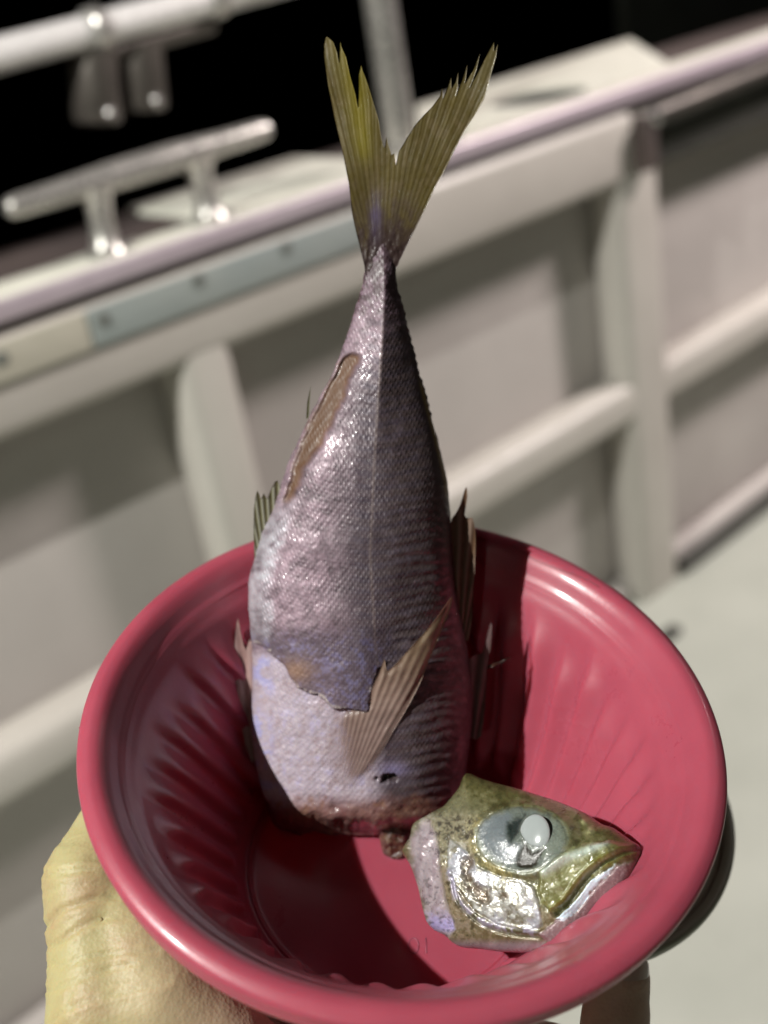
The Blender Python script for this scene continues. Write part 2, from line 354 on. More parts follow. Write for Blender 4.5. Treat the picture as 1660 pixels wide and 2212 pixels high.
bowl = empty('bowl', held_frame((0, 0, ZB))); props(bowl, 'pink plastic bowl with a fluted inside and rolled rim, held in the hand', 'bowl')
def attach(name, Vcm, Fc, m, root, base, **k):
    o = mesh_obj(name, toL(Vcm, base), Fc, m, None, **k); o.parent = root; return o
attach('bowl_body', VV, FF, mbowl, bowl, (0, 0, ZB))
# faint embossed letters on the floor
def letter(segs, cx, cy, s):
    b = Bm()
    for pts in segs: b.tube([(cx + x * s, cy + y * s, -5.888) for x, y in pts], .022, 8)
    return b
b = letter([[(.3 * math.cos(t), .5 * math.sin(t)) for t in np.linspace(0, 2 * math.pi, 20)], [(.75, -.5), (.75, 0), (.75, .5)]], .55, -2.35, .42)
attach('embossed_mark', b.V, b.F, mbowl, bowl, (0, 0, ZB))
# droplets
mw_, nt, p, _ = mat('water'); p.inputs['Base Color'].default_value = (1, .9, .9, 1); p.inputs['Roughness'].default_value = .03; p.inputs['Transmission Weight'].default_value = .9; p.inputs['IOR'].default_value = 1.33
b = Bm()
def wall_at(z):
    P = np.array(prof_in); P = P[P[:, 1] < -.3]; i = np.argsort(P[:, 1]); return np.interp(z, P[i, 1], P[i, 0])
def blob(c, r, n=8):
    c = np.array(c)
    V = []; Fc = []
    for i in range(1, n):
        for k in range(n): a_, t_ = math.pi * i / n, 2 * math.pi * k / n; V.append(c + r * np.array([math.sin(a_) * math.cos(t_), math.sin(a_) * math.sin(t_), math.cos(a_)]))
    V += [c + [0, 0, r], c - [0, 0, r]]
    for i in range(n - 2):
        for k in range(n): Fc.append((i * n + k, (i + 1) * n + k, (i + 1) * n + (k + 1) % n, i * n + (k + 1) % n))
    for k in range(n): Fc.append(((n - 1) * n, k, (k + 1) % n)); Fc.append(((n - 1) * n + 1, (n - 2) * n + (k + 1) % n, (n - 2) * n + k))
    b.add(V, Fc)
for i in range(46):
    t = math.pi + random.gauss(.12, .12); z = random.gauss(-3.2, .8); r_ = wall_at(z) - .03; blob((r_ * math.cos(t), r_ * math.sin(t), z), random.uniform(.022, .045))
for i in range(10):
    t = math.radians(random.uniform(206, 236)); blob((7.42 * math.cos(t), 7.42 * math.sin(t), -.08 + random.uniform(-.05, .03)), random.uniform(.025, .06))
for q in ((7.47 * math.cos(math.radians(184)), 7.47 * math.sin(math.radians(184)), -.1), (1.85, -4.05, -5.4), (2.2, -3.9, -5.5)): blob(q, .05)
o = attach('water_droplets', b.V, b.F, mw_, bowl, (0, 0, ZB)); o['kind'] = 'stuff'

# grey disc under the bowl
mg, nt, p, _ = mat('grey_disc'); p.inputs['Roughness'].default_value = .45; nt.links.new(ramp(nt, noise(nt, 40, 5), [(.3, (.20, .205, .15)), (.7, (.27, .27, .20))]), p.inputs['Base Color'])

# ================================================================== FISH
def bio(name, rough=.35, coat=.6, coatr=.1, bumps=((350, .0004),), sss=.12, transl=0, metal_attr=True, spec=.5, sssr=(1, .35, .2), lattice=False):
    m, nt, p, out = mat(name)
    c = nd(nt, 'ShaderNodeVertexColor', layer_name='Col'); a = nd(nt, 'ShaderNodeVertexColor', layer_name='Aux'); sp = nd(nt, 'ShaderNodeSeparateColor')
    nt.links.new(a.outputs[0], sp.inputs[0]); nt.links.new(c.outputs[0], p.inputs['Base Color'])
    if metal_attr: nt.links.new(sp.outputs[0], p.inputs['Metallic'])
    rn = ramp(nt, noise(nt, 500, 4), [(.3, rough * .7), (.7, rough * 1.3)]); nt.links.new(rn, p.inputs['Roughness'])
    p.inputs['Coat Weight'].default_value = coat; p.inputs['Coat Roughness'].default_value = coatr; p.inputs['Specular IOR Level'].default_value = spec
    nt.links.new(sp.outputs[1], p.inputs['Coat Weight'])
    p.inputs['Subsurface Weight'].default_value = sss; p.inputs['Subsurface Radius'].default_value = sssr; p.inputs['Subsurface Scale'].default_value = .002
    nrm = None
    for b_ in bumps: nrm = bump(nt, noise(nt, b_[0], 4, .6, typ='voronoi' if len(b_) > 2 else 'noise'), b_[1], 1, nrm)
    if lattice:                                # rows of tiny scales
        tc = nd(nt, 'ShaderNodeTexCoord'); ws = []
        for ang in (38, -38):
            mp = nd(nt, 'ShaderNodeMapping'); mp.inputs['Rotation'].default_value = (0, math.radians(ang), 0); nt.links.new(tc.outputs['Object'], mp.inputs[0])
            w_ = nd(nt, 'ShaderNodeTexWave', i_Scale=310., i_Distortion=2.2, i_Detail=2., i_Detail_Scale=.35); nt.links.new(mp.outputs[0], w_.inputs[0]); ws.append(w_.outputs['Fac'])
        mm = nd(nt, 'ShaderNodeMath', operation='MULTIPLY'); nt.links.new(ws[0], mm.inputs[0]); nt.links.new(ws[1], mm.inputs[1])
        m3 = nd(nt, 'ShaderNodeMath', operation='MULTIPLY'); nt.links.new(mm.outputs[0], m3.inputs[0]); nt.links.new(ramp(nt, noise(nt, 75, 4, .6), [(.35, .25), (.62, 1.)]), m3.inputs[1]); nrm = bump(nt, m3.outputs[0], .000095, 1, nrm)
    nt.links.new(nrm, p.inputs['Normal']); nt.links.new(nrm, p.inputs['Coat Normal'])
    if transl:
        t = nd(nt, 'ShaderNodeBsdfTranslucent'); nt.links.new(c.outputs[0], t.inputs[0]); mx = nd(nt, 'ShaderNodeMixShader'); mx.inputs[0].default_value = transl
        nt.links.new(p.outputs[0], mx.inputs[1]); nt.links.new(t.outputs[0], mx.inputs[2]); nt.links.new(mx.outputs[0], out.inputs[0])
        if transl > .3:
            tp = nd(nt, 'ShaderNodeBsdfTransparent'); m2_ = nd(nt, 'ShaderNodeMixShader'); nt.links.new(sp.outputs[2], m2_.inputs[0])
            nt.links.new(mx.outputs[0], m2_.inputs[1]); nt.links.new(tp.outputs[0], m2_.inputs[2]); nt.links.new(m2_.outputs[0], out.inputs[0])
    return m
M_skin = bio('fish_skin', .52, bumps=((300, .00003), (900, .00004)), coatr=.14, sss=.05, lattice=True)
M_fin = bio('fish_fin', .42, bumps=((700, .0001),), transl=.38, sss=0)
M_head = bio('fish_head_skin', .34, bumps=((500, .00014), (1500, .00010)), coatr=.09)
M_flesh = bio('fish_flesh', .35, bumps=((300, .0009), (900, .0003)), sss=.35, coatr=.08)

FP0 = np.array([-.83, 1.35, -5.8]); FN = nz([0, -.876, .482])
def blend(C_, mask, col): m = np.clip(mask, 0, 1)[:, None]; return C_ * (1 - m) + np.asarray(col) * m
def seen(v, h, P0, N):                         # where a point of the flat outline lands once raised by h
    return px_of(on_plane(v, P0, N) + N * h[:, None])
def relief(name, poly, sp, P0, N, hf, hb, m, root, base, colf, thick_edge=.0):
    v, f, bd = fill(poly, sp); n = len(v)
    if thick_edge:                             # thin fins: find the spot on the body they lie over
        w = v.copy()
        for _ in range(4): w = w + (v - seen(w, hf(v), P0, N))
        Pm = on_plane(w, P0, N)
    else: Pm = on_plane(v, P0, N)
    F_ = Pm + N * hf(v)[:, None]; col, aux = colf(v)
    Bk = Pm + N * hb(v)[:, None]
    idx = np.arange(n); back = np.full(n, -1); k = n; keep = []
    for i in range(n):
        if bd[i] and thick_edge == 0: back[i] = i
        else: back[i] = k; keep.append(i); k += 1
    V = np.vstack([F_, Bk[keep]]) if keep else F_
    col = np.vstack([col, col[keep]]); aux = np.vstack([aux, aux[keep]])
    a = v[f[0][1]] - v[f[0][0]]; c_ = v[f[0][2]] - v[f[0][0]]; ccw = a[0] * c_[1] - a[1] * c_[0] > 0   # chart y is down
    ff = [t[::-1] if ccw else t for t in f]
    Fc = list(ff) + [tuple(back[i] for i in t[::-1]) for t in ff]
    if thick_edge:
        E_ = set()
        for t in ff:
            for i in range(3): E_.add((t[i], t[(i + 1) % 3]))
        for (x, y) in E_:
            if (y, x) not in E_: Fc.append((x, back[x], back[y], y)[::-1])
    return attach(name, V, Fc, m, root, base, col=col, aux=aux)

Lft = np.array([(470, 815), (510, 803), (550, 793), (590, 789), (620, 782), (660, 770), (700, 757), (740, 745), (800, 722), (850, 695), (900, 668), (950, 645), (1000, 622), (1040, 610), (1100, 590), (1150, 566), (1200, 552), (1250, 538), (1300, 537), (1350, 541), (1400, 545), (1450, 547), (1500, 545), (1550, 544), (1600, 546), (1650, 553), (1700, 565), (1740, 578), (1780, 588), (1810, 606)], float)
Rgt = np.array([(470, 824), (510, 840), (550, 852), (590, 856), (620, 858), (660, 870), (700, 880), (740, 890), (800, 905), (850, 919), (900, 932), (950, 946), (1000, 958), (1040, 967), (1100, 972), (1150, 975), (1200, 978), (1250, 982), (1300, 990), (1350, 1000), (1400, 1010), (1450, 1016), (1500, 1020), (1550, 1020), (1600, 1015), (1650, 1008), (1700, 1003), (1740, 990), (1810, 960)], float)
Rdg = np.array([(470, 819.5), (575, 832), (660, 830), (760, 824), (900, 815), (1000, 809), (1200, 800), (1400, 812), (1600, 840), (1810, 850)], float)
Thk = np.array([(470, .0), (520, .02), (560, .16), (595, .34), (620, .42), (700, .58), (800, .80), (900, 1.02), (1000, 1.32), (1150, 1.6), (1300, 1.75), (1500, 1.9), (1810, 1.9)], float)
bottom = [(985, 1738), (965, 1752), (930, 1757), (905, 1772), (880, 1771), (850, 1783), (815, 1776), (780, 1784), (745, 1778), (710, 1781), (680, 1776), (655, 1786), (640, 1802), (618, 1806), (602, 1797)]
ys = np.arange(470, 1730, 9); jag = lambda y, s, a: a * fbm(y / 14, y * 0 + s, 3, s)
pl = [(np.interp(y, Lft[:, 0], Lft[:, 1]) + jag(np.array([float(y)]), 3, 3.0)[0], y) for y in np.arange(470, 1790, 9)]
pr = [(np.interp(y, Rgt[:, 0], Rgt[:, 1]) + jag(np.array([float(y)]), 5, 2.6)[0] + (2.2 if (y // 9) % 2 and 640 < y < 900 else 0), y) for y in ys]
body_poly = np.array(pr + bottom + pl[::-1])
flap = catmull([(520, 1372), (545, 1386), (575, 1400), (612, 1432), (632, 1468), (655, 1490), (690, 1500), (722, 1527), (755, 1530), (797, 1534), (801, 1500), (812, 1462), (832, 1430)], 5)
flap_poly = np.vstack([flap, [(1080, 1425), (1080, 1100), (520, 1100)]])
slit_poly = catmull([(764, 762), (778, 776), (764, 804), (752, 838), (744, 868), (722, 906), (704, 946), (682, 982), (660, 1014), (640, 1066), (622, 1090), (610, 1078), (628, 1020), (645, 965), (664, 915), (688, 868), (712, 822), (738, 772)], 3, True)
myo_c = lambda x, y: y + 9 * np.abs((x - np.interp(y, Rdg[:, 0], Rdg[:, 1])) / 60)
def body_core(v):
    x, y = v[:, 0], v[:, 1]; l = np.interp(y, Lft[:, 0], Lft[:, 1]); r = np.interp(y, Rgt[:, 0], Rgt[:, 1]); g = np.interp(y, Rdg[:, 0], Rdg[:, 1]); T = np.interp(y, Thk[:, 0], Thk[:, 1])
    tl = np.clip((x - l) / (g - l), 0, 1); tr = np.clip((r - x) / (r - g), 0, 1); t = np.where(x < g, tl, tr)
    wl = .30 + .70 * sm(y, 720, 1020); wr = .35 + .65 * sm(y, 780, 1080); ww = np.where(x > g, wr, wl); h = T * (ww * np.sqrt(np.clip(1 - (1 - t) ** 2, 0, 1)) + (1 - ww) * t)
    end = sm(1790 - y + 10 * fbm(x / 18, x * 0, 2, 9), 0, 95); h = h * (.35 + .65 * end)
    return h, t, l, r, g
def slit_m(v): return sm(sdist(v + np.stack([9 * fbm(v[:, 1] / 26, v[:, 0] / 30, 3, 4), 0 * v[:, 0]], -1), slit_poly), -3, 9)
def body_h(v):
    h, t, l, r, g = body_core(v); v = seen(v, h, FP0, FN); x, y = v[:, 0], v[:, 1]; g = np.interp(y, Rdg[:, 0], Rdg[:, 1])
    h = h + .15 * sm(sdist(v, flap_poly) + 7 * fbm(x / 16, y / 16, 3, 2), -1.5, 2) * sm(t, 0, .15) * sm(y, 1200, 1370) * (1 - sm(x, 770, 880))
    h = h - .17 * slit_m(v) * sm(t, 0, .12)
    rt = sm(x - g, 10, 80) * sm(y, 900, 1300)
    h = h + rt * sm(t, .0, .2) * (.018 * np.sin(myo_c(x, y) / 3.6 + 2.5 * fbm(x / 30, y / 30, 3, 5)) * (.5 + vnoise(x / 25, y / 25, 3)))
    h = h + .006 * sm(y, 620, 700) * (1 - sm(y, 900, 1200)) * np.sin(y / 3.7 + fbm(x / 20, y / 20, 2, 1) * 3) * sm(np.abs(x - g), 3, 20) * t
    h = h + .05 * fbm(x / 60, y / 60, 3, 11) * sm(t, 0, .3) + .007 * fbm(x / 9, y / 9, 3, 12) * sm(t, 0, .2)
    wr_ = np.abs(fbm(x / 34, y / 9 + np.abs(x - g) / 30, 4, 17)); h = h - .018 * (1 - sm(wr_, 0, .07)) * sm(t, .05, .3) * sm(y, 700, 900) * (vnoise(x / 40, y / 40, 18) > .35)
    low = sm(y + 18 * fbm(x / 25, y / 25, 2, 8), 1690, 1750); h = h + low * .09 * fbm(x / 30, y / 18, 3, 6) * sm(t, 0, .2)
    h = h - .22 * sm(.75 - ((x - 838) / 26) ** 2 - ((y - 1680) / 15) ** 2 + 1.2 * fbm(x / 14, y / 14, 3, 87), 0, .7)
    gl = sm(y, 1400, 1480) * (1 - sm(sdist(v, flap_poly), -2, 2)) * (x < g); h = h + gl * .03 * np.abs(fbm(x / 13, y / 13, 3, 15)) * sm(t, 0, .2)
    return np.where(t > 0, np.maximum(h, 0), 0)
def body_col(v):
    h, t, l, r, g = body_core(v); n = len(v); v = seen(v, h, FP0, FN); x, y = v[:, 0], v[:, 1]; l, r, g = (np.interp(y, q_[:, 0], q_[:, 1]) for q_ in (Lft, Rgt, Rdg))
    n1, n2, n3 = fbm(x / 60, y / 60, 4, 21), fbm(x / 14, y / 14, 4, 22), fbm(x / 5, y / 5, 3, 23)
    C_ = np.tile([.30, .225, .262], (n, 1)) * (1 + .5 * n1 + .5 * n2 + .45 * n3)[:, None]
    mid = sm(x - g + 16 * n2, -120, -15) * sm(y, 700, 860); C_ = blend(C_, mid * .85, [.105, .082, .095])  # shade growing toward the ridge, put into the skin colour
    wd_ = 5 + 75 * sm(y, 800, 1150); rt = np.clip((x - g + 3 * n2 + wd_ * .55) / (wd_ * 1.6), 0, 1); rt = rt * rt * (3 - 2 * rt); C_ = blend(C_, rt * .9, [.10, .075, .076]); C_ = blend(C_, rt * sm(n2 + .6 * n3, .1, .5) * .5, [.17, .135, .165])  # right flank: dark back pigment plus shade past the ridge, both in the colour
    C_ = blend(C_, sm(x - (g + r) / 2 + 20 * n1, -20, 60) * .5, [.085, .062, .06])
    C_ = blend(C_, (np.sin(myo_c(x, y) / 4.4 + 2 * n1) > .2) * sm(x - g, -60, -20) * (1 - sm(x - g, 80, 160)) * .28 * sm(y, 640, 700), [.07, .06, .10])
    lat = np.exp(-((x - g) / 2.6) ** 2) * sm(y, 640, 760) * (1 - sm(y, 1400, 1600)); C_ = blend(C_, lat * .45, [.30, .24, .22])
    belly = sm(60 - (x - l) + 12 * n2, 0, 26) * sm(y, 1050, 1180) * (1 - sm(y, 1370, 1400)); C_ = blend(C_, belly * .75 * (.75 + .9 * n2), [.66, .66, .71])
    C_ = blend(C_, sm(y + 20 * n2, 590, 660) * 0 + (1 - sm(y + 30 * n2, 625, 735)) * .9, [.085, .05, .06]); C_ = blend(C_, (1 - sm(y, 660, 780)) * sm(n2 + n3, .1, .4) * .6, [.30, .22, .27])
    fm = sm(sdist(v, flap_poly) + 4 * n2, -1.5, 2) * sm(y, 1340, 1400) * (1 - rt); C_ = blend(C_, fm * .65, [.15, .12, .155])
    blu = fm * sm(n3 + n2, .05, .35); C_ = blend(C_, blu * .35, [.24, .24, .46])
    C_ = blend(C_, np.exp(-((sdist(v, flap_poly) + 5 * n2 - 3) / 2.6) ** 2) * (1 - rt) * (y > 1370) * sm(n1 + n3, -.1, .2) * .8, [.62, .56, .52])  # highlight along the flap edge painted as a bright line
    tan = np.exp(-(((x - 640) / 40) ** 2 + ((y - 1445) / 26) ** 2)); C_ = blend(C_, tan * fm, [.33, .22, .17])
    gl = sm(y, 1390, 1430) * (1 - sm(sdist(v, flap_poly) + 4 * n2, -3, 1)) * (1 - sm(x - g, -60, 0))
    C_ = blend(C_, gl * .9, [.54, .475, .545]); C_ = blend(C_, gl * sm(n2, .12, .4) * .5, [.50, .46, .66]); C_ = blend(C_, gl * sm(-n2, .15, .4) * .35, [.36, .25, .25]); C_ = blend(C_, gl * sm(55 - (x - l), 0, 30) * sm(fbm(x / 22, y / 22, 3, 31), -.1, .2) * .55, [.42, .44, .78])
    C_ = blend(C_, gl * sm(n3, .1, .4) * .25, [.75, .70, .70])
    slc = sm(sdist(v + np.stack([9 * fbm(y / 26, x / 30, 3, 4), 0 * x], -1), slit_poly), -4, 14); C_ = blend(C_, slc, [.20, .115, .06]); C_ = blend(C_, slit_m(v) * sm(-n1, -.1, .4) * .3, [.10, .05, .03]); C_ = blend(C_, slit_m(v) * sm(n2, 0, .3) * .5, [.22, .13, .08])
    C_ = blend(C_, sm(sdist(v, slit_poly), 4, 16) * .6, [.12, .06, .03])
    low = sm(y + 22 * n2 + 10 * n1, 1702, 1752) ; C_ = blend(C_, low * .9, [.22, .11, .09]); C_ = blend(C_, low * sm(n2 + n1, 0, .6) * .45, [.32, .19, .11]); C_ = blend(C_, low * sm(-n2 - n1, .0, .6) * .6, [.16, .06, .06])
    C_ = blend(C_, low * sm(x, 800, 900) * .6, [.12, .065, .05])
    C_ = blend(C_, np.exp(-(((x - 852) / 32) ** 2 + ((y - 1662) / 15) ** 2)) * .8, [.28, .25, .40])
    C_ = blend(C_, sm(.75 - ((x - 838) / 26) ** 2 - ((y - 1680) / 15) ** 2 + 1.2 * fbm(x / 14, y / 14, 3, 87), 0, .7) * .9, [.035, .015, .012])
    C_ = blend(C_, (1 - sm(np.abs(x - r + 4), 0, 7)) * sm(y, 800, 850) * (1 - sm(y, 1050, 1090)) * .7, [.30, .23, .05])
    met = .14 * sm(y, 600, 720) * (1 - rt * .7) * (1 - low) * (1 - slit_m(v)); met = met + .3 * belly
    coat = .30 * sm(n1 + n2, -.1, .4) * sm(y, 590, 680) + .6 * low + .35 * gl - .1 * slit_m(v)
    C_ = np.clip(C_, .004, .95) ** 1.2 * .95
    return np.clip(C_, .004, .95), np.stack([np.clip(met, 0, .8), np.clip(coat, 0, 1), np.zeros(n)], -1)
fish = empty('headless_fish', held_frame(FP0)); props(fish, 'headless silvery purple fish body standing upside down in the pink bowl, tail up', 'fish')
relief('body', body_poly, 3.6, FP0, FN, body_h, lambda v: -.75 * body_h(v), M_skin, fish, FP0, body_col)
def rays(ox, oy, freq, warp=0, seed=0):
    def f(v):
        a = np.arctan2(v[:, 0] - ox, oy - v[:, 1]); rr = np.hypot(v[:, 0] - ox, v[:, 1] - oy)
        return a * freq + warp * fbm(rr / 120, a * 3, 2, seed), a, rr
    return f
# tail
tailz = [(470, 1830), (400, 1550), (375, 1430), (350, 1200), (300, 950), (240, 700), (190, 450), (160, 230), (160, 150), (172, 88), (185, 82), (230, 120), (260, 200), (276, 290), (281, 200), (285, 120), (296, 165), (330, 240), (360, 380), (400, 520), (420, 630), (428, 500), (425, 380), (445, 300), (457, 345), (480, 400), (520, 520), (550, 620), (580, 720), (600, 850), (612, 910), (625, 935), (642, 850), (648, 885), (656, 920), (680, 990), (700, 975), (712, 1070), (735, 960), (770, 905), (795, 860), (803, 850), (860, 760), (930, 680), (990, 620), (1050, 540), (1068, 475), (1073, 560), (1110, 470), (1136, 395), (1138, 480), (1170, 430), (1190, 355), (1187, 470), (1170, 540), (1230, 390), (1260, 295), (1250, 400), (1240, 440), (1310, 330), (1357, 210), (1330, 340), (1275, 480), (1380, 280), (1430, 180), (1463, 125), (1465, 195), (1493, 138), (1480, 240), (1440, 380), (1390, 560), (1320, 680), (1240, 800), (1150, 980), (1080, 1120), (1010, 1240), (940, 1400), (860, 1560), (800, 1680), (750, 1780), (715, 1860), (690, 1990), (490, 1990)]
tail = np.array([(655 + x * .2818, 56 + y * .2818) for x, y in tailz])
tr = rays(824, 640, 150, 4.5, 3)
def tail_h(v):
    p_, a, rr = tr(v); c = .5 + .5 * np.sin(p_)
    base = sm(rr, 90, 260); return .045 + .08 * (1 - sm(rr, 20, 170)) * np.exp(-(a / .35) ** 2) + .08 * fbm(v[:, 0] / 90, v[:, 1] / 140, 2, 44) + .006 * c * base + .05 * (1 - sm(rr, 60, 190)) * fbm(v[:, 0] / 8, v[:, 1] / 16, 3, 45) + .003 * np.sin(p_ * 2.3) * base + .25 * np.sin(a * 1.6 + .2) * sm(rr, 100, 500)
def tail_b(v): return tail_h(v) - .07 - .25 * (1 - sm(tr(v)[2], 20, 150))
def tail_col(v):
    p_, a, rr = tr(v); x, y = v[:, 0], v[:, 1]; n2 = fbm(x / 12, y / 22, 4, 41); c = .5 + .5 * np.sin(p_); n = len(v)
    irr = vnoise(a * 70, rr / 260, 7) * .6 + vnoise(a * 160, rr / 160, 8) * .4; C_ = np.tile([.125, .093, .025], (n, 1)) * (.72 + .5 * irr + .3 * n2)[:, None]
    C_ = blend(C_, sm(-n2, 0, .3) * .4, [.22, .16, .07])
    C_ = blend(C_, (1 - c) ** 3 * .35 * irr * sm(rr, 60, 160), [.05, .036, .014]); C_ = blend(C_, c ** 6 * .2, [.30, .25, .12])
    C_ = blend(C_, sm(rr, 420, 560) * .3, [.20, .17, .08]); C_ = blend(C_, np.exp(-((a + .12) / .06) ** 2) * sm(rr, 260, 340) * .6, [.30, .25, .015])
    C_ = blend(C_, (1 - sm(rr + 60 * n2 + 40 * irr, 120, 270)) * .92, [.06, .036, .04]); C_ = blend(C_, np.exp(-((x - 812) / 12) ** 2 - ((y - 465) / 42) ** 2) * .5 * irr, [.25, .21, .5])  # dark tail base, then a painted purple highlight streak
    C_ = blend(C_, (1 - sm(rr, 60, 200)) * sm(a, .0, .1) * .6, [.06, .035, .03])
    return np.clip(C_, .003, 1), np.tile([.0, .2, 0], (n, 1))
relief('tail_fin', tail, 2.3, FP0, FN, tail_h, tail_b, M_fin, fish, FP0, tail_col, 1)
# pectoral fin lying over the flank
pec = catmull([(722, 1690), (708, 1650), (702, 1605), (712, 1568), (738, 1542), (772, 1531), (797, 1522), (803, 1490), (820, 1452), (831, 1424), (836, 1448), (850, 1440), (872, 1416), (902, 1384), (932, 1350), (960, 1312), (977, 1289), (970, 1322), (950, 1372), (927, 1428), (906, 1480), (880, 1530), (850, 1580), (822, 1630), (792, 1672), (768, 1702), (745, 1708)], 3, True)
pr_ = rays(712, 1800, 140, 1.5, 8)
def pec_h(v):
    p_, a, rr = pr_(v); al = sm(rr, 260, 560); c0, *_ = body_core(v); ed = sm(sdist(v, pec), 0, 14)
    return c0 + .035 + .05 * ed + .48 * al + .009 * np.sin(p_) * sm(rr, 60, 130) + .04 * fbm(v[:, 0] / 30, v[:, 1] / 30, 2, 3)
def pec_col(v):
    p_, a, rr = pr_(v); n2 = fbm(v[:, 0] / 14, v[:, 1] / 14, 3, 51); n = len(v); c = .5 + .5 * np.sin(p_)
    C_ = np.tile([.38, .265, .205], (n, 1)) * (1 + .25 * n2)[:, None]; C_ = blend(C_, (1 - c) ** 2 * .45, [.18, .11, .085]); C_ = blend(C_, c ** 5 * .5, [.50, .40, .32])
    C_ = blend(C_, sm(rr, 330, 480) * .5, [.24, .17, .07]); C_ = blend(C_, (1 - sm(rr - 200 * a, 120, 330)) * .75, [.40, .29, .27]); C_ = blend(C_, c ** 3 * .3 * (1 - sm(rr, 200, 330)), [.22, .14, .11])
    fade = 1 - sm(v[:, 0] - (700 + .0 * v[:, 1]) + 8 * n2, 2, 75) * (1 - sm(v[:, 1], 1660, 1712)); fade = fade * sm(v[:, 1], 1500, 1560)
    tpc = .85 * fade + .26 * sm(rr, 300, 400) * (.5 + .5 * (1 - c)) + .62 * (1 - sm(rr + 60 * a, 150, 330)) * (.45 + .55 * (1 - c)) + .5 * (1 - sm(sdist(v, pec), 0, 16)) * (1 - sm(rr, 250, 330))
    return np.clip(C_, 0, 1), np.stack([np.zeros(n), np.full(n, .6), np.clip(tpc, 0, .9)], -1)
relief('pectoral_fin', pec, 2.6, FP0, FN, pec_h, lambda v: pec_h(v) - .025, M_fin, fish, FP0, pec_col, 1)
def simple_fin(name, poly, w0, ox, oy, freq, col1, col2, sp=2.6, coat=.4, curve=0):
    rf = rays(ox, oy, freq, 1, 5)
    hh = lambda v: w0 + .02 * np.sin(rf(v)[0]) + curve * (v[:, 0] - ox) / 60
    def cf(v):
        c = .5 + .5 * np.sin(rf(v)[0]); n2 = fbm(v[:, 0] / 9, v[:, 1] / 14, 3, 61); n = len(v)
        return np.clip(blend(np.tile(col1, (n, 1)) * (1 + .4 * n2)[:, None], c ** 2 * .7, col2), 0, 1), np.tile([0, coat, 0], (n, 1))
    return relief(name, catmull(poly, 2, True) if len(poly) > 6 else np.array(poly, float), sp, FP0, FN, hh, lambda v: hh(v) - .045, M_fin, fish, FP0, cf, 1)
simple_fin('dorsal_fin', [(972, 1135), (985, 1110), (995, 1090), (1003, 1064), (1008, 1052), (1010, 1076), (1004, 1112), (1012, 1120), (1021, 1119), (1027, 1150), (1027, 1200), (1023, 1290), (1018, 1360), (1008, 1388), (995, 1370), (985, 1300), (975, 1220)], .15, 985, 1480, 90, [.16, .09, .05], [.40, .30, .24])
simple_fin('spiny_fin', [(1008, 1432), (1040, 1412), (1050, 1385), (1058, 1352), (1063, 1350), (1060, 1400), (1053, 1450), (1048, 1530), (1040, 1590), (1020, 1596), (1005, 1560)], .1, 1010, 1700, 60, [.12, .07, .06], [.28, .2, .2])
simple_fin('spine', [(1048, 1452), (1050, 1440), (1104, 1420), (1052, 1447)], .1, 1040, 1500, 20, [.05, .03, .02], [.1, .05, .03], 2)
simple_fin('anal_fin', [(556, 1060), (563, 1078), (570, 1066), (577, 1078), (588, 1052), (599, 1038), (606, 1060), (610, 1100), (592, 1130), (578, 1160), (563, 1200), (553, 1235), (549, 1180), (549, 1100)], .1, 600, 1400, 160, [.10, .085, .03], [.62, .62, .5])
simple_fin('pelvic_fin', [(514, 1335), (521, 1372), (531, 1404), (538, 1382), (547, 1402), (556, 1500), (556, 1620), (540, 1650), (528, 1600), (516, 1520), (507, 1430), (508, 1370)], -.1, 560, 1750, 70, [.42, .26, .24], [.62, .45, .42])
simple_fin('spine', [(662, 905), (664, 870), (672, 833), (669, 870), (667, 903)], .1, 640, 1000, 20, [.12, .12, .05], [.3, .3, .2], 2)
# scrap of gut hanging from the cut
gut = catmull([(822, 1775), (860, 1772), (893, 1790), (898, 1830), (886, 1852), (893, 1882), (872, 1905), (850, 1932), (838, 1915), (834, 1880), (828, 1850), (820, 1810)], 3, True)
GP0 = np.array([-.1, .6, -5.6])
gh = lambda v: .28 * np.sqrt(np.clip(sdist(v, gut), 0, 20) / 20) + .10 * fbm(v[:, 0] / 10, v[:, 1] / 10, 3, 71) * sm(sdist(v, gut), 0, 8)
def gcol(v):
    n2 = fbm(v[:, 0] / 8, v[:, 1] / 8, 3, 72); n = len(v); C_ = np.tile([.06, .022, .014], (n, 1)); C_ = blend(C_, sm(n2, .05, .5) * .5, [.20, .13, .07]); return C_, np.tile([0, 1, 0], (n, 1))
relief('gut_scrap', gut, 3, GP0, FN, gh, lambda v: -gh(v), M_flesh, fish, FP0, gcol)

# ================================================================== FISH HEAD
HP0 = np.array([3.0, -2.6, -2.85]); HN = nz([-.532, -.323, .783])
hz = lambda L_: np.array([(795.3 + x * .3946, 1590.7 + y * .3946) for x, y in L_])
z2 = lambda L_: np.array([(973.1 + x * .2593, 1740.4 + y * .2593) for x, y in L_])
hout = catmull(hz([(560, 205), (530, 240), (510, 290), (470, 340), (430, 385), (400, 400), (330, 440), (265, 480), (240, 560), (200, 640), (235, 700), (280, 830), (310, 950), (345, 1045), (420, 1090), (500, 1150), (620, 1165), (740, 1180), (900, 1185), (1050, 1192), (1120, 1170), (1220, 1062), (1235, 1000), (1330, 910), (1400, 860), (1450, 780), (1480, 700), (1495, 650), (1488, 600), (1450, 575), (1400, 540), (1340, 500), (1280, 480), (1190, 420), (1050, 360), (930, 320), (800, 280), (700, 255), (620, 230)]), 3, True)
eye_c = np.array([1131., 1815.])
polyL = z2([(250, 190), (330, 110), (420, 75), (520, 75), (525, 140), (490, 200), (500, 290), (560, 330), (620, 340), (600, 400), (560, 480), (480, 490), (400, 440), (320, 370), (265, 280)])
